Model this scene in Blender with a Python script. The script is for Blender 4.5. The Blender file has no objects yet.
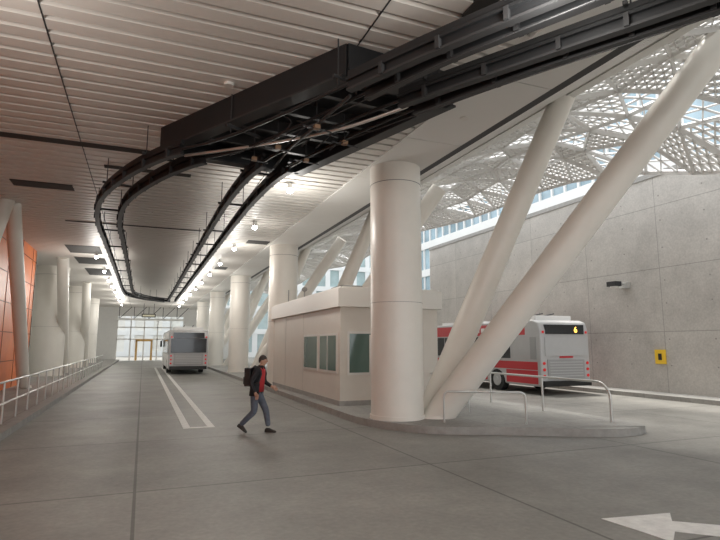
import bpy, bmesh, math, random
from mathutils import Vector, Matrix
random.seed(4)
scene=bpy.context.scene
try:
    scene.view_settings.view_transform='Standard'
    scene.view_settings.look='None'
except Exception: pass

# ---------------------------------------------------------------- materials
def mat(name,col,rough=.6,metal=0,noise=0,nscale=3,col2=None,bump=0,emit=0,spec=.5,trans=0):
    m=bpy.data.materials.new(name); m.use_nodes=True
    nt=m.node_tree; b=nt.nodes['Principled BSDF']
    b.inputs['Base Color'].default_value=(*col,1)
    b.inputs['Roughness'].default_value=rough
    b.inputs['Metallic'].default_value=metal
    b.inputs['Specular IOR Level'].default_value=spec
    if trans: b.inputs['Transmission Weight'].default_value=trans
    if emit:
        b.inputs['Emission Color'].default_value=(*col,1); b.inputs['Emission Strength'].default_value=emit
    if noise or col2:
        tc=nt.nodes.new('ShaderNodeTexCoord'); n=nt.nodes.new('ShaderNodeTexNoise')
        n.inputs['Scale'].default_value=nscale; n.inputs['Detail'].default_value=8; n.inputs['Roughness'].default_value=.65
        nt.links.new(tc.outputs['Object'],n.inputs['Vector'])
        r=nt.nodes.new('ShaderNodeValToRGB')
        c2=col2 or tuple(c*(1-noise) for c in col)
        r.color_ramp.elements[0].position=.35; r.color_ramp.elements[1].position=.65
        r.color_ramp.elements[0].color=(*c2,1); r.color_ramp.elements[1].color=(*col,1)
        nt.links.new(n.outputs['Fac'],r.inputs['Fac']); nt.links.new(r.outputs['Color'],b.inputs['Base Color'])
        if bump:
            bp=nt.nodes.new('ShaderNodeBump'); bp.inputs['Strength'].default_value=bump; bp.inputs['Distance'].default_value=.02
            nt.links.new(n.outputs['Fac'],bp.inputs['Height']); nt.links.new(bp.outputs['Normal'],b.inputs['Normal'])
    return m

def concrete(name,c1,c2,joint,bw,bh,axes='XY',msize=.012,rough=.75,off=0.0,big=.12):
    m=bpy.data.materials.new(name); m.use_nodes=True
    nt=m.node_tree; N=nt.nodes; L=nt.links; b=N['Principled BSDF']
    b.inputs['Roughness'].default_value=rough
    tc=N.new('ShaderNodeTexCoord'); sx=N.new('ShaderNodeSeparateXYZ'); cb=N.new('ShaderNodeCombineXYZ')
    L.new(tc.outputs['Object'],sx.inputs[0])
    L.new(sx.outputs[axes[0]],cb.inputs['X']); L.new(sx.outputs[axes[1]],cb.inputs['Y'])
    br=N.new('ShaderNodeTexBrick'); L.new(cb.outputs[0],br.inputs['Vector'])
    br.offset=off; br.inputs['Scale'].default_value=1; br.inputs['Brick Width'].default_value=bw; br.inputs['Row Height'].default_value=bh
    br.inputs['Mortar Size'].default_value=msize; br.inputs['Mortar Smooth'].default_value=.2
    br.inputs['Color1'].default_value=(1,1,1,1); br.inputs['Color2'].default_value=(.9,.9,.9,1); br.inputs['Mortar'].default_value=(joint,joint,joint,1)
    n1=N.new('ShaderNodeTexNoise'); n1.inputs['Scale'].default_value=big*4; n1.inputs['Detail'].default_value=10; n1.inputs['Roughness'].default_value=.7
    n2=N.new('ShaderNodeTexNoise'); n2.inputs['Scale'].default_value=14; n2.inputs['Detail'].default_value=6
    L.new(tc.outputs['Object'],n1.inputs['Vector']); L.new(tc.outputs['Object'],n2.inputs['Vector'])
    r=N.new('ShaderNodeValToRGB'); r.color_ramp.elements[0].position=.33; r.color_ramp.elements[1].position=.66
    r.color_ramp.elements[0].color=(*c2,1); r.color_ramp.elements[1].color=(*c1,1)
    L.new(n1.outputs['Fac'],r.inputs['Fac'])
    r2=N.new('ShaderNodeValToRGB'); r2.color_ramp.elements[0].position=.3; r2.color_ramp.elements[1].position=.7
    r2.color_ramp.elements[0].color=(.82,.82,.82,1); r2.color_ramp.elements[1].color=(1,1,1,1)
    L.new(n2.outputs['Fac'],r2.inputs['Fac'])
    a=N.new('ShaderNodeMixRGB'); a.blend_type='MULTIPLY'; a.inputs[0].default_value=1
    L.new(r.outputs[0],a.inputs[1]); L.new(r2.outputs[0],a.inputs[2])
    c=N.new('ShaderNodeMixRGB'); c.blend_type='MULTIPLY'; c.inputs[0].default_value=1
    L.new(a.outputs[0],c.inputs[1]); L.new(br.outputs['Color'],c.inputs[2]); L.new(c.outputs[0],b.inputs['Base Color'])
    bp=N.new('ShaderNodeBump'); bp.inputs['Strength'].default_value=.15; bp.inputs['Distance'].default_value=.01
    L.new(n2.outputs['Fac'],bp.inputs['Height']); L.new(bp.outputs['Normal'],b.inputs['Normal'])
    return m

M_floor=concrete('floor_concrete',(.33,.318,.29),(.205,.198,.18),.45,4.6,4.1,'XY',.022,rough=.55)
M_walk=concrete('sidewalk_concrete',(.42,.41,.38),(.33,.32,.30),.6,1.5,1.5,'XY',.01)
M_curb=mat('curb_concrete',(.36,.35,.33),.7,noise=.2,nscale=4)
M_wallR=concrete('wall_board_concrete',(.60,.57,.525),(.48,.455,.42),.62,3.7,2.5,'YZ',.016,big=.25)
M_ceil=mat('ceiling_metal',(.65,.62,.58),.45,noise=.06,nscale=.5)
M_ceilgap=mat('ceiling_groove',(.22,.21,.20),.6)
M_soffit=mat('soffit_white',(.74,.73,.70),.45,noise=.04,nscale=.7)
M_col=mat('column_paint',(.82,.785,.72),.38,noise=.05,nscale=1.2)
M_dark=mat('dark_steel',(.018,.019,.021),.5,metal=.3)
M_dark2=mat('dark_grey_steel',(.040,.040,.042),.5,metal=.3)
M_slot=mat('slot_black',(.03,.028,.026),.8)
M_steel=mat('galvanised_steel',(.62,.62,.60),.35,metal=.7)
M_orange=mat('orange_panel',(.78,.20,.045),.4,noise=.12,nscale=2)
M_orangej=mat('orange_joint',(.25,.06,.02),.6)
M_white=mat('white_wall',(.72,.71,.68),.6,noise=.05)
M_booth=mat('booth_panel',(.68,.635,.57),.5,noise=.05,nscale=1.5)
M_fascia=mat('booth_fascia',(.74,.71,.66),.45)
M_bseam=mat('booth_seam',(.50,.47,.43),.6)
M_bglass=mat('booth_glass',(.08,.14,.12),.06,spec=.8)
M_frame=mat('window_frame',(.70,.68,.64),.4)
M_paint=mat('road_paint',(.80,.79,.76),.6,noise=.2,nscale=6)
M_lattice=mat('screen_white',(.70,.69,.67),.5)
M_bulb=mat('lamp_bulb',(1,.98,.94),.3,emit=40)
M_bldw=mat('pale_facade',(.74,.75,.74),.6,noise=.05,nscale=.3)
M_bldg=mat('blue_glass',(.36,.50,.58),.08,noise=.45,nscale=.25,spec=.8)
M_bldg2=mat('green_glass',(.42,.52,.52),.12,noise=.3,nscale=.3)
M_warm=mat('lobby_glass',(.80,.79,.74),.3,noise=.2,nscale=.4)
M_yel=mat('yellow_sign',(.85,.55,.04),.5)
M_black=mat('black_plastic',(.015,.015,.016),.5)

# ---------------------------------------------------------------- mesh builder
class MB:
    def __init__(s): s.v=[]; s.f=[]; s.m=[]; s.s=[]
    def add(s,vs,fs,mi=0,sm=False):
        o=len(s.v); s.v+= [tuple(v) for v in vs]
        for f in fs: s.f.append(tuple(i+o for i in f)); s.m.append(mi); s.s.append(sm)
    def box(s,lo,hi,mi=0):
        x0,y0,z0=lo; x1,y1,z1=hi
        s.add([(x0,y0,z0),(x1,y0,z0),(x1,y1,z0),(x0,y1,z0),(x0,y0,z1),(x1,y0,z1),(x1,y1,z1),(x0,y1,z1)],
              [(0,3,2,1),(4,5,6,7),(0,1,5,4),(1,2,6,5),(2,3,7,6),(3,0,4,7)],mi)
    def tube(s,p1,p2,r1,r2=None,n=12,mi=0,cap=True):
        r2=r1 if r2 is None else r2
        p1=Vector(p1);p2=Vector(p2);d=(p2-p1).normalized()
        a=Vector((0,0,1)) if abs(d.z)<.9 else Vector((1,0,0))
        u=d.cross(a).normalized(); w=d.cross(u)
        A=[];B=[]
        for i in range(n):
            t=2*math.pi*i/n; e=u*math.cos(t)+w*math.sin(t); A.append(p1+e*r1); B.append(p2+e*r2)
        s.add(A+B,[(i,i+n,(i+1)%n+n,(i+1)%n) for i in range(n)],mi,True)
        if cap:
            s.add(A,[tuple(range(n))],mi); s.add(B,[tuple(reversed(range(n)))],mi)
    def path(s,pts,r,n=8,mi=0):
        for a,b in zip(pts[:-1],pts[1:]): s.tube(a,b,r,r,n,mi)
        for p in pts[1:-1]: s.ball(p,(r,r,r),mi,8,5)
    def ball(s,c,r,mi=0,nu=16,nv=10):
        vs=[];fs=[]
        for j in range(nv+1):
            ph=math.pi*j/nv
            for i in range(nu):
                t=2*math.pi*i/nu
                vs.append((c[0]+r[0]*math.sin(ph)*math.cos(t),c[1]+r[1]*math.sin(ph)*math.sin(t),c[2]+r[2]*math.cos(ph)))
        for j in range(nv):
            for i in range(nu):
                a=j*nu+i;b=j*nu+(i+1)%nu; fs.append((a,a+nu,b+nu,b))
        s.add(vs,fs,mi,True)
    def prism(s,poly,z0,z1,mi=0,mside=None):
        n=len(poly); A=[(x,y,z0) for x,y in poly]; B=[(x,y,z1) for x,y in poly]
        s.add(B,[tuple(range(n))],mi); s.add(A,[tuple(reversed(range(n)))],mi)
        s.add(A+B,[(i,(i+1)%n,(i+1)%n+n,i+n) for i in range(n)],mi if mside is None else mside)
    def sweep(s,pts,w,h,mi=0):
        pts=[Vector(p) for p in pts]; n=len(pts); vs=[];fs=[]
        for i,p in enumerate(pts):
            t=(pts[min(i+1,n-1)]-pts[max(i-1,0)]); t.z=0; t.normalize(); sd=Vector((t.y,-t.x,0))
            for a,b in ((-1,-1),(1,-1),(1,1),(-1,1)): vs.append(p+sd*(a*w/2)+Vector((0,0,b*h/2)))
        for i in range(n-1):
            for k in range(4): fs.append((i*4+k,i*4+(k+1)%4,(i+1)*4+(k+1)%4,(i+1)*4+k))
        fs+=[(0,1,2,3),((n-1)*4+3,(n-1)*4+2,(n-1)*4+1,(n-1)*4)]
        s.add(vs,fs,mi)
    def done(s,name,mats,parent=None,bevel=0,loc=None,mtx=None,fixn=True):
        me=bpy.data.meshes.new(name); me.from_pydata(s.v,[],s.f)
        for m in mats: me.materials.append(m)
        for p,mi,sm in zip(me.polygons,s.m,s.s): p.material_index=mi; p.use_smooth=sm
        if fixn:
            bm=bmesh.new(); bm.from_mesh(me); bmesh.ops.recalc_face_normals(bm,faces=bm.faces); bm.to_mesh(me); bm.free()
        me.update()
        o=bpy.data.objects.new(name,me); scene.collection.objects.link(o)
        if parent: o.parent=parent
        if loc: o.location=loc
        if mtx: o.matrix_world=mtx
        if bevel:
            b=o.modifiers.new('bevel','BEVEL'); b.width=bevel; b.segments=3; b.limit_method='ANGLE'; b.angle_limit=math.radians(40)
        return o
def empty(name,loc=(0,0,0),rotz=0):
    e=bpy.data.objects.new(name,None); scene.collection.objects.link(e); e.location=loc; e.rotation_euler=(0,0,rotz); e.empty_display_size=.3
    return e
def rpoly(corners,r,n=6):
    out=[]
    N=len(corners)
    for i in range(N):
        p=Vector(corners[i]);a=Vector(corners[i-1]);b=Vector(corners[(i+1)%N])
        rr=r[i] if isinstance(r,(list,tuple)) else r
        if rr<=0: out.append(tuple(p)); continue
        p1=p+(a-p).normalized()*rr; p2=p+(b-p).normalized()*rr
        for k in range(n+1):
            t=k/n; q=p1*(1-t)**2+p*2*t*(1-t)+p2*t*t; out.append((q.x,q.y))
    return out
def spline(pts,sub=8):
    P=[Vector(p) for p in pts]; out=[]
    for i in range(len(P)-1):
        p0=P[max(i-1,0)];p1=P[i];p2=P[i+1];p3=P[min(i+2,len(P)-1)]
        for k in range(sub):
            t=k/sub
            out.append(.5*((2*p1)+(p2-p0)*t+(2*p0-5*p1+4*p2-p3)*t*t+(3*p1-p0-3*p2+p3)*t**3))
    out.append(P[-1]); return out
def offset(pts,d):
    out=[];n=len(pts)
    for i,p in enumerate(pts):
        t=(pts[min(i+1,n-1)]-pts[max(i-1,0)]); t.z=0; t.normalize()
        k=d(p) if callable(d) else d
        out.append(p+Vector((t.y,-t.x,0))*k)
    return out

YN,YF=-8,74
ZC=6.7
# ---------------------------------------------------------------- ground
b=MB(); b.box((-60,-30,-.3),(90,130,0)); b.done('floor',[M_floor])
b=MB(); b.box((-7.2,YN,0),(-2.85,YF,.15),0); b.box((-2.85,YN,0),(-2.65,YF,.155),1); b.done('sidewalk',[M_walk,M_curb])
out=[(5.15,70),(5.15,12.3),(6.1,10.75),(7.6,10.1),(9.9,8.75),(11.0,9.2),(11.0,70)]
poly=rpoly(out,[0,1.0,.6,.5,.8,.5,0])
b=MB(); b.prism(poly,0,.17,0,1); b.done('traffic_island',[M_walk,M_curb],bevel=.02)
b=MB(); b.box((17.7,-6,0),(18.8,33,.16)); b.done('sidewalk',[M_walk])
b=MB()
b.box((1.0,13.7,.002),(1.17,50,.006)); b.box((1.57,13.7,.002),(1.74,50,.006)); b.box((1.17,13.7,.002),(1.57,13.88,.006))
b.done('lane_marking',[M_paint])
b=MB(); b.prism([(5.02,4.95),(5.95,4.8),(5.70,4.58),(6.6,3.85),(6.25,3.55),(5.42,4.33),(5.12,4.12)],.002,.006); b.done('arrow_marking',[M_paint])

# ---------------------------------------------------------------- ceiling
def ribs(mb,xa,za,xb,zb,y0,y1,p=.38,w=.27,g=.09):
    y=y0
    while y<y1:
        A=[(xa,y,za),(xb,y,zb),(xb,y+w,zb),(xa,y+w,za)]
        mb.add(A,[(0,1,2,3)],0)
        mb.add([(xa,y+w,za),(xb,y+w,zb),(xb,y+w+.015,zb+g),(xa,y+w+.015,za+g)],[(0,1,2,3)],0)
        mb.add([(xa,y+w+.015,za+g),(xb,y+w+.015,zb+g),(xb,y+p-.015,zb+g),(xa,y+p-.015,za+g)],[(0,1,2,3)],1)
        mb.add([(xa,y+p-.015,za+g),(xb,y+p-.015,zb+g),(xb,y+p,zb),(xa,y+p,za)],[(0,1,2,3)],0)
        y+=p
b=MB()
ribs(b,-7.2,ZC,5.3,ZC,YN,YF)
ribs(b,6.95,ZC+.02,10.1,8.6,YN,YF)
y=YN
while y<YF:
    b.box((5.3,y,ZC-.03),(6.75,min(y+3.05,YF)-.02,ZC+.1),2); y+=3.05
b.box((6.75,YN,ZC-.02),(6.95,YF,ZC+.12),3)
sec=[(-7.5,6.95),(6.95,6.95),(10.1,8.85),(10.1,8.55),(10.35,8.55),(10.35,9.6),(-7.5,9.6)]
n=len(sec)
b.add([(x,YN,z) for x,z in sec]+[(x,YF,z) for x,z in sec],[(i,(i+1)%n,(i+1)%n+n,i+n) for i in range(n)]+[tuple(range(n)),tuple(range(2*n-1,n-1,-1))],2)
for lo,hi in [((-4.2,13.45),(.6,13.75)),((-3.8,17.4),(-2.2,18.0)),((-3.7,28.2),(-2.2,30.5)),((-3.7,32),(-2.2,34.5)),((-3.6,36.5),(-2.2,40)),
              ((4.2,23.8),(5.2,24.6)),((-1.2,15.0),(1.0,15.25)),((-7,21),(-5.2,21.3)),((3.9,33),(4.6,34)),((-3,22.5),(2.0,22.65)),((4.0,5.5),(5.2,6.0))]:
    b.box((lo[0],lo[1],ZC-.015),(hi[0],hi[1],ZC+.05),4)
for x in (-1.6,2.9): b.box((x,YN,ZC-.008),(x+.02,YF,ZC+.02),3)
b.done('ceiling',[M_ceil,M_ceilgap,M_soffit,M_dark2,M_slot],fixn=False)

# big dark steel frame under ceiling
b=MB()
q=[(.15,11.9),(2.75,7.3),(4.75,7.5),(3.3,12.2)]
b.prism(q,6.5,6.72,0)  # dark slab stands in for the shaded void inside the frame
for i in range(4):
    p1=Vector((*q[i],6.42));p2=Vector((*q[(i+1)%4],6.42))
    b.sweep([p1,p2],.07,.56,0); b.sweep([p1-Vector((0,0,.28)),p2-Vector((0,0,.28))],.26,.035,1)
for k in range(1,5):
    t=k/5; p1=Vector((*q[0],6.40)).lerp(Vector((*q[1],6.40)),t); p2=Vector((*q[3],6.40)).lerp(Vector((*q[2],6.40)),t)
    b.sweep([p1,p2],.1,.28,1)
b.done('ceiling_steel_frame',[M_dark,M_dark2])

# overhead trolley conductor rails
ZR=5.93
S=spline([(7.9,-.4,ZR),(6.9,1.4,ZR),(5.75,3.6,ZR),(4.7,5.5,ZR),(3.8,7.3,ZR),(3.0,9.3,ZR),(2.45,11.2,ZR),(2.25,13.5,ZR),(2.2,17,ZR),(2.2,24,ZR),(2.2,32,ZR),(2.2,40,ZR),(2.15,50,ZR)])
Lp=spline([(6.4,-.4,ZR),(5.4,1.8,ZR),(4.4,3.9,ZR),(3.5,5.6,ZR),(2.75,7.3,ZR),(2.0,9.0,ZR),(1.3,10.3,ZR),(.45,11.4,ZR),(-.35,13.2,ZR),(-.95,15.4,ZR),(-1.2,18.2,ZR),(-1.2,22,ZR),(-1.2,32,ZR),(-1.2,42,ZR),(-.9,45.5,ZR),(.2,48.5,ZR),(1.8,50.5,ZR)])
def gap(p):
    t=max(0,min(1,(p.y-5.5)/5)); return .14+.17*t
def rails(pts,name,y1,y2):
    b=MB()
    near=[p for p in pts if p.y<=y1]; mid=[p for p in pts if y1-.3<=p.y<=y2+.3]; far=[p for p in pts if p.y>=y2]
    for s in (-1,1):
        call=offset(mid,lambda p:s*gap(p))
        b.path([p+Vector((0,0,-.05)) for p in call],.03,6,0)
        for seg in (near,far):
            c=offset(seg,lambda p:s*gap(p))
            b.sweep(c,.15,.05,0)
            b.sweep([p-Vector((0,0,.09)) for p in c],.05,.14,0)
            b.sweep([p-Vector((0,0,.16)) for p in c],.12,.035,1)
            b.sweep([p+Vector((0,0,.10)) for p in c],.06,.08,0)
    acc=0; hang=0
    for i in range(1,len(pts)):
        acc+=(pts[i]-pts[i-1]).length
        if acc>.8:
            acc=0; t=(pts[i]-pts[i-1]).normalized(); sd=Vector((t.y,-t.x,0)); g=gap(pts[i]); inmid=y1<pts[i].y<y2
            if not inmid:
                for s in (-1,1): b.sweep([pts[i]+sd*s*g-t*.03-Vector((0,0,.08)),pts[i]+sd*s*g+t*.03-Vector((0,0,.08))],.19,.17,1)
            hang+=1
            if hang%3==0:
                b.sweep([pts[i]+sd*(g+.1)+Vector((0,0,.13)),pts[i]-sd*(g+.1)+Vector((0,0,.13))],.05,.05,1)
                for s in (-1,1): b.tube(pts[i]+sd*s*g,Vector((pts[i].x,pts[i].y,0))+sd*s*g+Vector((0,0,ZC+.05)),.012,n=6,mi=1)
    b.done(name,[M_dark,M_dark2])
rails(S,'overhead_conductor_rail',7.4,10.7); rails(Lp,'overhead_conductor_rail',7.3,10.9)
b=MB()
for (x,y) in [(2.6,8.4),(3.3,8.9),(2.2,9.6),(2.9,10.1),(1.9,10.4)]:
    b.box((x-.05,y-.05,5.70),(x+.05,y+.05,5.77),1); b.tube((x,y,5.7),(x,y,6.3),.010,n=6,mi=2); b.tube((x-.25,y,5.73),(x+.3,y+.1,5.72),.015,n=6,mi=2)
b.path(spline([(6.9,1.4,5.62),(4.7,5.4,5.62),(3.3,8.4,5.65),(2.6,10.5,5.7)],5),.007,6,2)
b.path(spline([(5.4,1.6,5.62),(3.5,5.4,5.62),(2.5,8.0,5.65),(1.4,10.3,5.7)],5),.007,6,2)
b.path(spline([(3.8,7.3,5.85),(3.1,8.4,5.8),(2.2,9.6,5.85),(1.3,10.6,5.9),(.6,11.2,5.9)],6),.03,6,0)
b.path(spline([(2.8,7.3,5.85),(2.6,8.6,5.8),(2.5,9.8,5.85),(2.5,11.2,5.9)],6),.03,6,2)
for k in range(5):
    x=2.2+.28*k; b.path(spline([(x,9.2+.1*k,6.2),(x+.1,9.0,6.0),(x-.15,9.4,5.75)],4),.012,6,2)
b.done('trolley_wire_switchgear',[M_steel,mat('insulator_brown',(.22,.13,.07),.5),M_dark2])

# ---------------------------------------------------------------- columns
def column(x,y,r,z0=.15,name='round_column',zt=ZC+.02):
    b=MB(); n=40
    b.tube((x,y,z0),(x,y,zt),r,r,n,0)
    b.tube((x,y,z0),(x,y,z0+.12),r+.03,r+.03,n,0)
    b.tube((x,y,zt-.55),(x,y,zt-.535),r+.006,r+.006,n,1)
    b.tube((x,y,z0+2.9),(x,y,z0+2.908),r+.004,r+.004,n,1)
    b.done(name,[M_col,M_ceilgap])
PY=12.25
for k in range(6):
    y=12.4+PY*k
    if y>72: continue
    column(6.05,y,.67)
for y in (37,49.2,61.5): column(-5.35,y,.92)
def slant(p1,p2,r1,r2=None,name='slanted_column'):
    b=MB(); b.tube(p1,p2,r1,r2,32,0)
    p1=Vector(p1);p2=Vector(p2)
    b.tube((p1.x,p1.y,.12),(p1.x,p1.y,.24),r1*1.25,r1*1.15,32,0)
    b.done(name,[M_col])
for k in range(6):
    dy=PY*k
    slant((7.25,12.9+dy,.1),(10.3,10.5+dy,8.85),.36,.31)
    slant((7.0,12.15+dy,.1),(11.6,7.15+dy,8.75),.37,.34)
slant((-4.65,27,.1),(-4.3,20.4,6.8),.24)
slant((-4.75,15.8,.1),(-4.4,20.2,6.8),.22)
slant((-4.75,40,.1),(-4.3,32.6,6.8),.30)
slant((-4.6,51.5,.1),(-4.2,45,6.8),.30)
# ---------------------------------------------------------------- left walls
b=MB(); b.box((-7.5,YN,0),(-7.2,YF,6.9)); 
b.done('wall_left',[M_white])
b=MB(); b.box((-5.6,-6,.15),(-5.25,31,6.72),0)
for z in (1.3,2.5,3.7,4.9,6.1): b.box((-5.26,-6,z),(-5.235,31,z+.03),1)
y=-6
while y<31: b.box((-5.26,y,.15),(-5.235,y+.03,6.7),1); y+=2.4
b.done('orange_panel_wall',[M_orange,M_orangej])
b=MB(); b.box((-7.2,30.8,.15),(-5.25,31.05,6.72)); b.done('wall_return',[M_white])
b=MB()
b.box((-7.2,74,0),(-3.2,74.4,6.9),0); b.box((4.9,74,0),(11,74.4,6.9),0); b.box((-3.2,74,5.6),(4.9,74.4,6.9),0)
x=-3.2
while x<4.9: b.box((x,74.05,0),(x+.14,74.25,5.6),1); x+=1.6
for z in (2.6,4.1): b.box((-3.2,74.05,z),(4.9,74.25,z+.14),1)
for x in (-.9,.9): b.box((x,73.8,.0),(x+.25,73.9,2.5),2)
b.box((-.9,73.8,2.4),(1.15,73.9,2.65),2)
b.box((-3.2,72.5,5.0),(4.9,72.7,5.25),0)
for x in (-2.9,-1.2,.5,2.2,3.9): b.tube((x,72.6,5.2),(x,72.6,6.7),.04,n=6,mi=3); b.tube((x,72.6,5.2),(x+1.4,72.6,6.7),.04,n=6,mi=3)
b.done('wall_far',[M_white,M_frame,mat('amber_frame',(.6,.36,.12),.5),M_dark2])
b=MB(); b.box((-.3,66,5.1),(1.2,66.15,5.5),0); b.box((-.2,65.97,5.2),(1.1,66,5.4),1); b.tube((-.1,66.07,5.5),(-.1,66.07,6.7),.03,mi=0,n=6); b.tube((1.0,66.07,5.5),(1.0,66.07,6.7),.03,mi=0,n=6)
b.done('added_glow_sign',[M_black,mat('added_glow_face',(.45,.42,.30),.4,emit=.4)])  # invented sign box, its glowing face added to brighten the far end

# ---------------------------------------------------------------- right retaining wall
b=MB(); b.box((18.8,-8,0),(19.4,33,8.85),0); b.box((18.74,-8,8.7),(19.46,33,8.9),1)
y=-7
while y<33:
    for z in (1.2,2.2,3.6,4.5,5.8,6.9,7.9): b.tube((18.79,y,z),(18.81,y,z),.03,n=8,mi=2)
    y+=1.8
b.done('wall_right',[M_wallR,M_curb,mat('tie_hole',(.28,.265,.25),.8)])
b=MB(); b.box((18.74,14.8,1.25),(18.79,15.25,1.8),0); b.box((18.73,14.95,1.4),(18.74,15.1,1.65),1); b.done('warning_sign',[M_yel,M_black])
b=MB(); b.box((18.6,16.2,4.35),(18.8,16.6,4.6),0); b.tube((18.65,16.4,4.5),(18.2,16.4,4.55),.04,mi=0); b.box((17.95,16.2,4.4),(18.3,16.65,4.6),1); b.ball((18.1,16.4,4.38),(.15,.18,.08),2); b.done('wall_lamp',[M_steel,M_dark2,M_white])

# ---------------------------------------------------------------- perforated screen awning
def srf(u,v):
    drop=2.3*math.exp(-((u-7)/7.5)**2)+.25*math.sin(u*.35)
    x=10.2+5.6*v; z=8.75+.85*math.sin(v*math.pi*.72)-.45*v*v - drop*v**1.6
    return Vector((x,u,z))
def lattice(name,nu,nv,sub,thick,jit,lo,hi):
    rnd=random.Random(9); pts={}
    for i in range(nu+1):
        for j in range(nv+1):
            u=-6+78*i/nu+(0.5*78/nu if j%2 else 0); v=j/nv
            if 0<j<nv: u+=rnd.uniform(-jit,jit); v+=rnd.uniform(-jit,jit)*.12
            pts[i,j]=(u,v)
    tris=[]
    for i in range(nu):
        for j in range(nv):
            a,b_,c,d=(i,j),(i+1,j),(i+1,j+1),(i,j+1)
            if j%2==0: tris+= [(a,b_,d),(b_,c,d)]
            else: tris+=[(a,b_,c),(a,c,d)]
    bm=bmesh.new(); cache={}
    def V(u,v):
        k=(round(u,4),round(v,4))
        if k not in cache: cache[k]=bm.verts.new(srf(u,v))
        return cache[k]
    for t in tris:
        rr=rnd.random()
        if not (lo<=rr<hi): continue
        P=[Vector(pts[k]) for k in t]
        n=sub
        def q(i,j): 
            w=P[0]*((n-i-j)/n)+P[1]*(i/n)+P[2]*(j/n); return V(w.x,w.y)
        for i in range(n):
            for j in range(n-i):
                try: bm.faces.new((q(i,j),q(i+1,j),q(i,j+1)))
                except Exception: pass
                if i+j<n-1:
                    try: bm.faces.new((q(i+1,j),q(i+1,j+1),q(i,j+1)))
                    except Exception: pass
    me=bpy.data.meshes.new(name); bm.to_mesh(me); bm.free(); me.materials.append(M_lattice)
    o=bpy.data.objects.new(name,me); scene.collection.objects.link(o)
    w=o.modifiers.new('w','WIREFRAME'); w.thickness=thick; w.use_even_offset=False; w.use_boundary=True
    return o
par=empty('perforated_screen_awning')
o=lattice('frame',46,4,1,.22,.3,0,1.1); o.parent=par
o=lattice('panels_fine',46,4,6,.13,.3,0,.6); o.parent=par
o=lattice('panels_medium',46,4,5,.10,.3,.6,.85); o.parent=par
o=lattice('panels_coarse',46,4,3,.09,.3,.85,1.1); o.parent=par

# ---------------------------------------------------------------- booth
b=MB()
X0,X1,Y0,Y1=5.56,8.95,15.3,24.3
b.box((X0,Y0,.17),(X1,Y1,3.15),0)
b.box((X0-.12,Y0-.14,3.15),(X1+.12,Y1+.15,3.72),1); b.box((X0-.02,Y0-.04,3.72),(X1+.05,Y1+.05,3.78),1)
b.box((X0-.02,Y0-.02,.17),(X1+.02,Y1+.02,.32),4)
for y in (19.35,22.0): b.box((X0-.006,y,.3),(X0,y+.018,3.15),5)
for x in (7.6,): b.box((x,Y0-.006,.3),(x+.018,Y0,3.15),5)
for ya,yb in ((15.55,17.3),(17.5,19.2)):
    b.box((X0-.03,ya,1.12),(X0+.0,yb,2.35),3); b.box((X0-.036,ya+.07,1.19),(X0-.02,yb-.07,2.28),2)
b.box((X0-.045,16.4,1.15),(X0-.02,16.46,2.3),3)
b.box((X0+.22,Y0-.03,1.08),(7.5,Y0,2.4),3); b.box((X0+.29,Y0-.036,1.15),(7.43,Y0-.02,2.33),2); b.box((6.5,Y0-.045,1.15),(6.56,Y0-.02,2.3),3)
b.tube((6.2,21.5,3.75),(6.2,21.5,4.25),.03,mi=4); b.ball((6.2,21.5,4.3),(.12,.12,.1),4)
b.box((6.6,18.0,3.75),(7.4,19.2,4.15),4); b.tube((5.9,23,3.75),(5.9,23,4.4),.025,mi=4)
b.done('ticket_booth',[M_booth,M_fascia,M_bglass,M_frame,M_curb,M_bseam],bevel=0)

# ---------------------------------------------------------------- railings
b=MB()
y=3.0; px=-2.98
while y<49:
    b.tube((px,y,.15),(px,y,1.1),.025,n=8); y+=1.5
for z in (1.12,.62): b.tube((px,3,z),(px,48.5,z),.025,n=8)
b.done('handrail',[M_steel])
b=MB(); X=10.4
pts=[Vector((X,24,1.1)),Vector((X,10.15,1.1))]+[Vector((X,10.15-.4*math.sin(t),.7+.4*math.cos(t))) for t in [math.pi/2*k/6 for k in range(1,7)]]+[Vector((X,9.75,.17))]
b.path(pts,.03)
for y in (12.1,14.5,16.9,19.3,21.7,24): b.tube((X,y,.17),(X,y,1.1),.03,n=8)
b.done('handrail',[M_steel])
def hoop(p,q,h=.82):
    b=MB(); p=Vector(p);q=Vector(q);d=(q-p).normalized(); r=.12
    P=[p]+[p+Vector((0,0,h-r))+d*(r-r*math.cos(t))+Vector((0,0,r*math.sin(t))) for t in [0,.4,.8,1.2,1.57]]
    Q=[q+Vector((0,0,h-r))-d*(r-r*math.cos(t))+Vector((0,0,r*math.sin(t))) for t in [1.57,1.2,.8,.4,0]]+[q]
    b.path(P+Q,.025)
    b.done('handrail',[M_steel])
hoop((6.72,11.25,.17),(8.35,10.3,.17),.72)
hoop((8.3,12.6,.17),(8.9,17.0,.17),.9)

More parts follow.
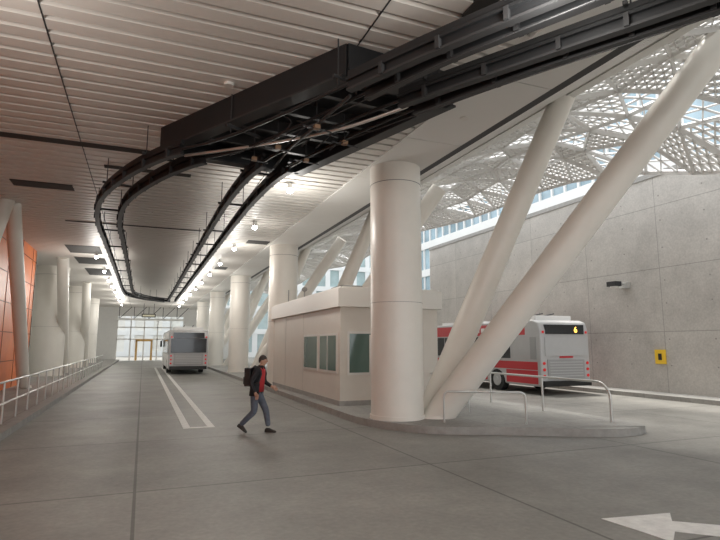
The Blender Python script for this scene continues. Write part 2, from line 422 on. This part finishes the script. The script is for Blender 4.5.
# ---------------------------------------------------------------- lamps
def lamp(x,y,z,e):
    p=empty('ceiling_lamp',(x,y,z))
    b=MB(); b.tube((0,0,.06),(0,0,ZC-z+.02),.07,n=12,mi=0); b.tube((0,0,.05),(0,0,.1),.12,.10,16,0); b.ball((0,0,0),(.09,.09,.08),1)
    b.done('fixture',[M_steel,M_bulb],parent=p)
    l=bpy.data.lights.new('bulb_light','POINT'); l.energy=e; l.color=(1,.97,.91); l.shadow_soft_size=.3
    lo=bpy.data.objects.new('bulb_light',l); scene.collection.objects.link(lo); lo.parent=p; lo.location=(0,0,-.95)
for y,e in ((-6,170),(4,150),(14.7,180),(20,60),(25,150),(30,60),(35,150),(40,60),(45,150),(50,60),(55,150),(60,60),(66,150)): lamp(3.75,y,6.45,e)  # those nearest the camera are unseen, added to brighten the near ceiling
for y,e in ((-4,170),(6.5,150),(30,180),(36,90),(41,120),(45,120),(50,120),(55,80),(60,120),(66,150)): lamp(-2.45,y,6.45,e)  # left row likewise: nearest lamps out of view, added for near ceiling light
b=MB()
for (x,y) in [(1.2,9.3),(5.95,8.9),(5.9,5.2),(0,20),(-3.5,10)]:
    b.tube((x,y,ZC-.05),(x,y,ZC+.02),.09,.09,16,0)
b.done('smoke_detector',[M_frame])

# ---------------------------------------------------------------- surrounding buildings
def bldX(name,x,y0,y1,h,mg,fl=3.6,mu=1.6,dep=12):
    b=MB(); b.box((x,y0,0),(x+dep,y1,h),1)
    z=0
    while z<h: b.box((x-.25,y0,z),(x,y1,z+.9),0); z+=fl
    y=y0
    while y<y1: b.box((x-.18,y,0),(x,y+.22,h),0); y+=mu
    b.done(name,[M_bldw,mg])
def bldY(name,y,x0,x1,h,mg,fl=3.6,mu=1.6,dep=12,w=.25):
    b=MB(); b.box((x0,y,0),(x1,y+dep,h),1)
    z=0
    while z<h: b.box((x0,y-.25,z),(x1,y,z+.8),0); z+=fl
    x=x0
    while x<x1: b.box((x,y-.18,0),(x+w,y,h),0); x+=mu
    b.done(name,[M_bldw,mg])
bldX('office_building',34,24,66,23,M_bldg)
bldY('office_building',84,11,46,34,M_bldg2,mu=2.4,w=.8)
bldY('office_building',100,-30,10.5,22,M_warm,mu=3,w=1.6)

# ---------------------------------------------------------------- buses
M_busg=mat('bus_grey',(.50,.50,.50),.35,noise=.05); M_busr=mat('bus_red',(.55,.03,.04),.3); M_busw=mat('bus_white',(.78,.77,.75),.35)
M_busk=mat('bus_window',(.02,.024,.028),.08,spec=.8); M_tyre=mat('tyre',(.02,.02,.02),.8); M_hub=mat('hub',(.5,.5,.5),.4,metal=.6)
M_tail=mat('tail_light',(.6,.02,.02),.3,emit=.3); M_led=mat('led_amber',(1,.5,.08),.4,emit=4)
M_louv=mat('bus_louver',(.36,.36,.36),.5)
def bus(loc,rz,num,win,stripe):
    e=empty('city_bus',loc,rz)
    W=1.27
    prof=[(0,.45),(.12,.32)]
    def arch(c,r=.56):
        return [(c-r*math.cos(t),.34+r*math.sin(t)*1.0) for t in [math.pi*k/10 for k in range(11)]]
    prof+=[(y,max(z,.32)) for y,z in arch(2.9)]+[(y,max(z,.32)) for y,z in arch(9.1)]+[(11.85,.32),(12,.5),(12,1.3),(11.85,2.7),(11.6,2.95),(11.3,3.0),(.4,3.0),(.12,2.9),(0,2.55)]
    b=MB(); n=len(prof)
    b.add([(-W,y,z) for y,z in prof]+[(W,y,z) for y,z in prof],[(i,(i+1)%n,(i+1)%n+n,i+n) for i in range(n)]+[tuple(range(n)),tuple(range(2*n-1,n-1,-1))],0)
    b.done('body',[M_busg],parent=e,bevel=.07)
    b=MB(); b.box((-1.1,.3,.4),(1.1,11.7,.95),0)
    b.done('chassis',[M_black],parent=e)
    b=MB()
    for s in (-1,1):
        xs=sorted((s*(W+.012),s*(W-.02)))
        xs2=sorted((s*(W+.02),s*(W-.02)))
        def sb(y0,y1,z0,z1,mi,x=None):
            x=x or xs; b.box((x[0],y0,z0),(x[1],y1,z1),mi)
        sb(.2,2.2,.42,.95,1); sb(3.6,8.4,.42,.95,1); sb(9.8,11.7,.42,.95,1)
        sb(.2,11.7,.98,1.30,1); sb(.9,11.6,2.40,2.88,1)
        for k in range(7): sb(1.9+1.36*k,3.16+1.36*k,1.42,2.34,3,xs2)
        for k in range(8): sb(1.6+.42*k,1.88+.42*k,2.54,2.74,2,xs2)
        sb(.25,.6,1.4,2.3,4,xs2)
    b.box((-1.05,-.03,1.55),(1.05,.02,2.3),0)
    if win: b.box((-1.15,-.045,1.45),(1.15,.0,2.4),3)
    b.box((-1.0,-.03,2.42),(1.0,.1,2.8),3)
    b.box((-.95,-.03,.62),(.95,.02,1.40),4)
    for k in range(6): b.box((-.85,-.045,.72+.11*k),(.85,-.03,.76+.11*k),0)
    b.box((-1.2,-.1,.34),(1.2,.05,.56),5)
    for s in (-1,1):
        for z in (.75,1.0,1.25): b.tube((s*1.12,-.03,z),(s*1.12,.0,z),.06,n=14,mi=6)
        b.box((s*1.12-.05,-.02,2.45),(s*1.12+.05,.05,2.55),6)
    if not win: b.box((-.35,-.04,1.46),(.35,-.03,1.53),1)
    b.box((-1.12,11.9,1.25),(1.12,12.02,2.45),3); b.box((-.9,11.85,2.5),(.9,11.95,2.8),3)
    for s in (-1,1): b.box((s*1.0-.13,11.98,.7),(s*1.0+.13,12.02,.9),2); b.box((s*1.42-.08,11.9,1.8),(s*1.42+.08,12.05,2.3),5); b.tube((s*1.2,11.8,2.5),(s*1.42,11.95,2.3),.025,mi=5,n=6)
    b.done('panels_and_glass',[M_busg,stripe,M_busw,M_busk,M_louv,M_black,M_tail],parent=e)
    b=MB(); b.box((-.95,.6,2.95),(.95,3.4,3.2),0); b.box((-.85,5,2.95),(.85,8.2,3.14),0); b.tube((-.3,4.2,3.0),(-.3,.9,3.3),.03,mi=1,n=6); b.tube((.3,4.2,3.0),(.3,.9,3.3),.03,mi=1,n=6)
    b.done('roof_equipment',[M_busw,M_black],parent=e,bevel=.05)
    b=MB()
    for y in (2.9,9.1):
        for s in (-1,1):
            b.tube((s*(W-.02),y,.48),(s*(W-.32),y,.48),.48,.48,28,0); b.tube((s*(W-.0),y,.48),(s*(W-.05),y,.48),.27,.29,20,1); b.tube((s*(W+.03),y,.48),(s*(W-.03),y,.48),.1,.12,12,1)
    b.done('wheels',[M_tyre,M_hub],parent=e)
    if num:
        cu=bpy.data.curves.new('route_number','FONT'); cu.body=num; cu.size=.34; cu.extrude=.005; cu.align_x='CENTER'; cu.materials.append(M_led)
        t=bpy.data.objects.new('route_number',cu); scene.collection.objects.link(t); t.parent=e; t.location=(.55,-.045,2.49); t.rotation_euler=(math.pi/2,0,0)
bus((15.97,17.1,0),0,'6',False,M_busr)
bus((2.9,38,0),0,'',True,M_busw)

# ---------------------------------------------------------------- walking man
M_jk=mat('jacket_black',(.018,.018,.022),.75,noise=.4,nscale=12); M_jeans=mat('jeans',(.12,.14,.18),.8,noise=.3,nscale=14)
M_skin=mat('skin',(.52,.30,.21),.5); M_hair=mat('hair',(.05,.04,.035),.8); M_shoe=mat('shoe',(.025,.022,.02),.5); M_shirt=mat('red_shirt',(.45,.03,.035),.8); M_eye=mat('eye_white',(.7,.7,.68),.3); M_lip=mat('lip',(.35,.13,.11),.5)
man=empty('walking_man',(2.5,12.55,0),math.radians(-34))
J={ 'pel':((0,0,.93),(.155,.135)),'sp':((.02,0,1.10),(.15,.125)),'ch':((.05,0,1.30),(.19,.13)),'sh':((.07,0,1.41),(.13,.10)),'nk':((.10,0,1.49),(.062,.062)),'hd':((.125,0,1.56),(.06,.06)),
 'hL':((.01,.095,.86),(.105,.10)),'kL':((.20,.10,.50),(.080,.078)),'cL':((.235,.10,.33),(.072,.070)),'aL':((.27,.10,.12),(.060,.058)),
 'hR':((-.01,-.095,.86),(.105,.10)),'kR':((.0,-.10,.48),(.080,.078)),'cR':((-.13,-.10,.36),(.072,.070)),'aR':((-.33,-.10,.17),(.060,.058)),
 'sL':((.05,.19,1.40),(.075,.075)),'eL':((.10,.25,1.12),(.055,.055)),'wL':((.30,.20,1.02),(.040,.040)),
 'sR':((.07,-.19,1.40),(.075,.075)),'eR':((-.04,-.26,1.13),(.055,.055)),'wR':((.08,-.25,.90),(.040,.040)),}
E=[('pel','sp',1),('sp','ch',1),('ch','sh',1),('sh','nk',1),('nk','hd',2),('pel','hL',0),('hL','kL',0),('kL','cL',0),('cL','aL',0),('pel','hR',0),('hR','kR',0),('kR','cR',0),('cR','aR',0),
 ('sh','sL',1),('sL','eL',1),('eL','wL',1),('sh','sR',1),('sR','eR',1),('eR','wR',1)]
ks=list(J); me=bpy.data.meshes.new('body'); me.from_pydata([J[k][0] for k in ks],[(ks.index(a),ks.index(c)) for a,c,_ in E],[])
ob=bpy.data.objects.new('body_tmp',me); scene.collection.objects.link(ob)
ob.modifiers.new('skin','SKIN'); sm=ob.modifiers.new('sub','SUBSURF'); sm.levels=2; sm.render_levels=2
for i,k in enumerate(ks):
    sv=me.skin_vertices[0].data[i]; sv.radius=J[k][1]; sv.use_root=(k=='pel')
bpy.context.view_layer.update()
dg=bpy.context.evaluated_depsgraph_get()
nm=bpy.data.meshes.new_from_object(ob.evaluated_get(dg)); bpy.data.objects.remove(ob)
nm.materials.clear()
for m in (M_jeans,M_jk,M_skin,M_shirt): nm.materials.append(m)
for p in nm.polygons:
    c=p.center; best=9;bi=0
    for a,c2,mi in E:
        A=Vector(J[a][0]);B=Vector(J[c2][0]); t=max(0,min(1,(c-A).dot(B-A)/(B-A).length_squared)); d=(c-(A+(B-A)*t)).length-J[a][1][0]*(1-t)-J[c2][1][0]*t
        if d<best: best=d;bi=mi
    if c.z<.90 and bi==1 and abs(c.y)<.2: bi=0
    if bi==1 and .95<c.z<1.47 and abs(c.y)<.1 and c.x>.06: bi=3
    p.material_index=bi; p.use_smooth=True
body=bpy.data.objects.new('body',nm); scene.collection.objects.link(body); body.parent=man
def ring_strip(mb,z0,z1,c0,c1,r0,r1,a0,a1,mi,n=24):
    vs=[];fs=[]
    for k in range(n+1):
        t=a0+(a1-a0)*k/n
        vs.append((c0+r0[0]*math.cos(t),r0[1]*math.sin(t),z0)); vs.append((c1+r1[0]*math.cos(t),r1[1]*math.sin(t),z1))
    for k in range(n): fs.append((2*k,2*k+2,2*k+3,2*k+1))
    mb.add(vs,fs,mi,True)
b=MB()
ring_strip(b,.83,1.12,.0,.02,(.165,.195),(.155,.175),.8,2*math.pi-.8,0)
ring_strip(b,1.12,1.42,.02,.06,(.155,.175),(.135,.16),.85,2*math.pi-.85,0)
ring_strip(b,.92,1.43,.015,.07,(.158,.17),(.13,.12),-1.0,1.0,1)
ring_strip(b,1.42,1.52,.085,.105,(.10,.11),(.07,.075),.5,2*math.pi-.5,0)
o=b.done('jacket',[M_jk,M_shirt],parent=man)
so_=o.modifiers.new('s','SOLIDIFY'); so_.thickness=.01
b=MB(); hc=Vector((.145,0,1.63)); nu,nv=24,18; vs=[];fs=[];
for j in range(nv+1):
    ph=math.pi*j/nv
    for i in range(nu):
        t=2*math.pi*i/nu; x=math.sin(ph)*math.cos(t); y=math.sin(ph)*math.sin(t); z=math.cos(ph)
        k=1-.22*max(0,-z)**1.3
        vs.append((hc.x+x*.095*k+(.012 if z<-.5 and x>0 else 0),hc.y+y*.074*k,hc.z+z*.118))
for j in range(nv):
    for i in range(nu):
        a=j*nu+i;c=j*nu+(i+1)%nu; fs.append((a,a+nu,c+nu,c))
b.add(vs,fs,0,True)
b.tube(hc+Vector((.088,0,.015)),hc+Vector((.112,0,-.025)),.008,.016,8,0); b.ball(hc+Vector((.104,0,-.024)),(.016,.015,.011),0,8,6)
for s in (-1,1):
    b.ball(hc+Vector((.082,s*.03,.008)),(.011,.013,.009),1,10,6); b.ball(hc+Vector((.091,s*.03,.008)),(.004,.006,.006),2,8,6)
    b.ball(hc+Vector((.0,s*.074,-.005)),(.018,.010,.030),0,10,8)
    b.box(hc+Vector((.084,s*.03-.016,.024)),hc+Vector((.092,s*.03+.016,.030)),2)
b.ball(hc+Vector((.089,0,-.058)),(.009,.024,.007),3,10,6)
vs=[];fs=[]
for j in range(11):
    for i in range(nu):
        t=2*math.pi*i/nu
        lim=.40+.26*(.5-.5*math.cos(t))
        ph=math.pi*lim*j/10
        x=math.sin(ph)*math.cos(t); y=math.sin(ph)*math.sin(t); z=math.cos(ph)
        vs.append((hc.x-.006+x*.103,hc.y+y*.082,hc.z+.004+z*.127))
for j in range(10):
    for i in range(nu):
        a=j*nu+i;c=j*nu+(i+1)%nu; fs.append((a,a+nu,c+nu,c))
b.add(vs,fs,2,True)
b.done('head',[M_skin,M_eye,M_hair,M_lip],parent=man)
def hand(w,fwd,side,name):
    b=MB(); w=Vector(w);f=Vector(fwd).normalized(); th=Vector((1,0,0))-f*f.x; th.normalize(); nrm=f.cross(th)*side
    def PT(a,c,d): return w+f*a+th*c+nrm*d
    b.tube(PT(-.03,0,0),PT(.01,0,0),.03,.03,12,0)
    b.add([PT(0,-.03,-.014),PT(0,.03,-.014),PT(.085,.040,-.012),PT(.085,-.038,-.012),PT(0,-.03,.014),PT(0,.03,.014),PT(.085,.040,.012),PT(.085,-.038,.012)],[(0,3,2,1),(4,5,6,7),(0,1,5,4),(1,2,6,5),(2,3,7,6),(3,0,4,7)],0,True)
    for k,(c,l) in enumerate([(.031,.070),(.011,.080),(-.010,.074),(-.029,.058)]):
        a0=PT(.08,c,0);a1=PT(.08+l*.45,c,.012);a2=PT(.08+l*.72,c,.035);a3=PT(.08+l*.85,c,.055)
        b.tube(a0,a1,.0095,.009,8); b.tube(a1,a2,.009,.008,8); b.tube(a2,a3,.008,.006,8); b.ball(a1,(.009,)*3,0,8,6); b.ball(a2,(.008,)*3,0,8,6); b.ball(a3,(.006,)*3,0,8,6)
    t0=PT(.02,.03,.005);t1=PT(.055,.058,.018);t2=PT(.085,.062,.034)
    b.tube(t0,t1,.013,.010,8); b.tube(t1,t2,.010,.007,8); b.ball(t1,(.010,)*3,0,8,6); b.ball(t2,(.007,)*3,0,8,6)
    b.done(name,[M_skin],parent=man)
hand(J['wL'][0],(.7,-.1,-.4),-1,'hand_far'); hand(J['wR'][0],(.35,.05,-.85),1,'hand_near')
def shoe(a,ang,name):
    b=MB(); vs=[];fs=[]
    rows=[(-.09,.032,.07),(-.05,.042,.10),(.02,.042,.095),(.09,.048,.065),(.15,.042,.045),(.185,.02,.03)]
    for x,w,h in rows:
        for y,z in ((-w,0),(w,0),(w,h*.6),(w*.5,h),(-w*.5,h),(-w,h*.6)): vs.append((x,y,z))
    for i in range(len(rows)-1):
        for k in range(6): fs.append((i*6+k,i*6+(k+1)%6,(i+1)*6+(k+1)%6,(i+1)*6+k))
    fs+=[tuple(range(6)),tuple(range((len(rows)-1)*6+5,(len(rows)-1)*6-1,-1))]
    R=Matrix.Rotation(ang,4,'Y'); b.add([Vector(a)+R@Vector(v) for v in vs],fs,0)
    o=b.done(name,[M_shoe],parent=man,bevel=.01)
shoe((.28,.10,.0),0,'shoe_front')
shoe((-.335,-.10,.095),math.radians(33),'shoe_back')
b=MB(); b.box((-.26,-.14,1.04),(-.10,.14,1.46),0); b.box((-.30,-.10,1.08),(-.26,.10,1.26),0)
b.done('backpack',[M_black],parent=man,bevel=.05)
b=MB()
for s in (-1,1): b.path([Vector((-.12,s*.11,1.42)),Vector((0,s*.13,1.51)),Vector((.13,s*.14,1.46)),Vector((.17,s*.15,1.32)),Vector((.12,s*.18,1.12)),Vector((-.1,s*.15,1.09))],.017,8,0)
b.done('backpack_straps',[M_dark2],parent=man)

# ---------------------------------------------------------------- light
w=bpy.data.worlds.new('sky'); scene.world=w; w.use_nodes=True
bg=w.node_tree.nodes['Background']; bg.inputs['Color'].default_value=(.94,.97,1,1); bg.inputs['Strength'].default_value=1.9
sl=bpy.data.lights.new('sun','SUN'); sl.energy=5.5; sl.angle=math.radians(14); sl.color=(1,.96,.9)
so=bpy.data.objects.new('sun',sl); scene.collection.objects.link(so); so.rotation_euler=(math.radians(-20),math.radians(2),0)

# ---------------------------------------------------------------- camera
yaw=math.radians(22.08); pit=math.radians(8.0)
F=Vector((math.sin(yaw)*math.cos(pit),math.cos(yaw)*math.cos(pit),math.sin(pit)))
cam=bpy.data.cameras.new('camera'); cam.sensor_width=36; cam.lens=26.5; cam.clip_end=400
co=bpy.data.objects.new('camera',cam); scene.collection.objects.link(co); co.location=(0,0,2)
co.rotation_euler=F.to_track_quat('-Z','Y').to_euler()
scene.camera=co
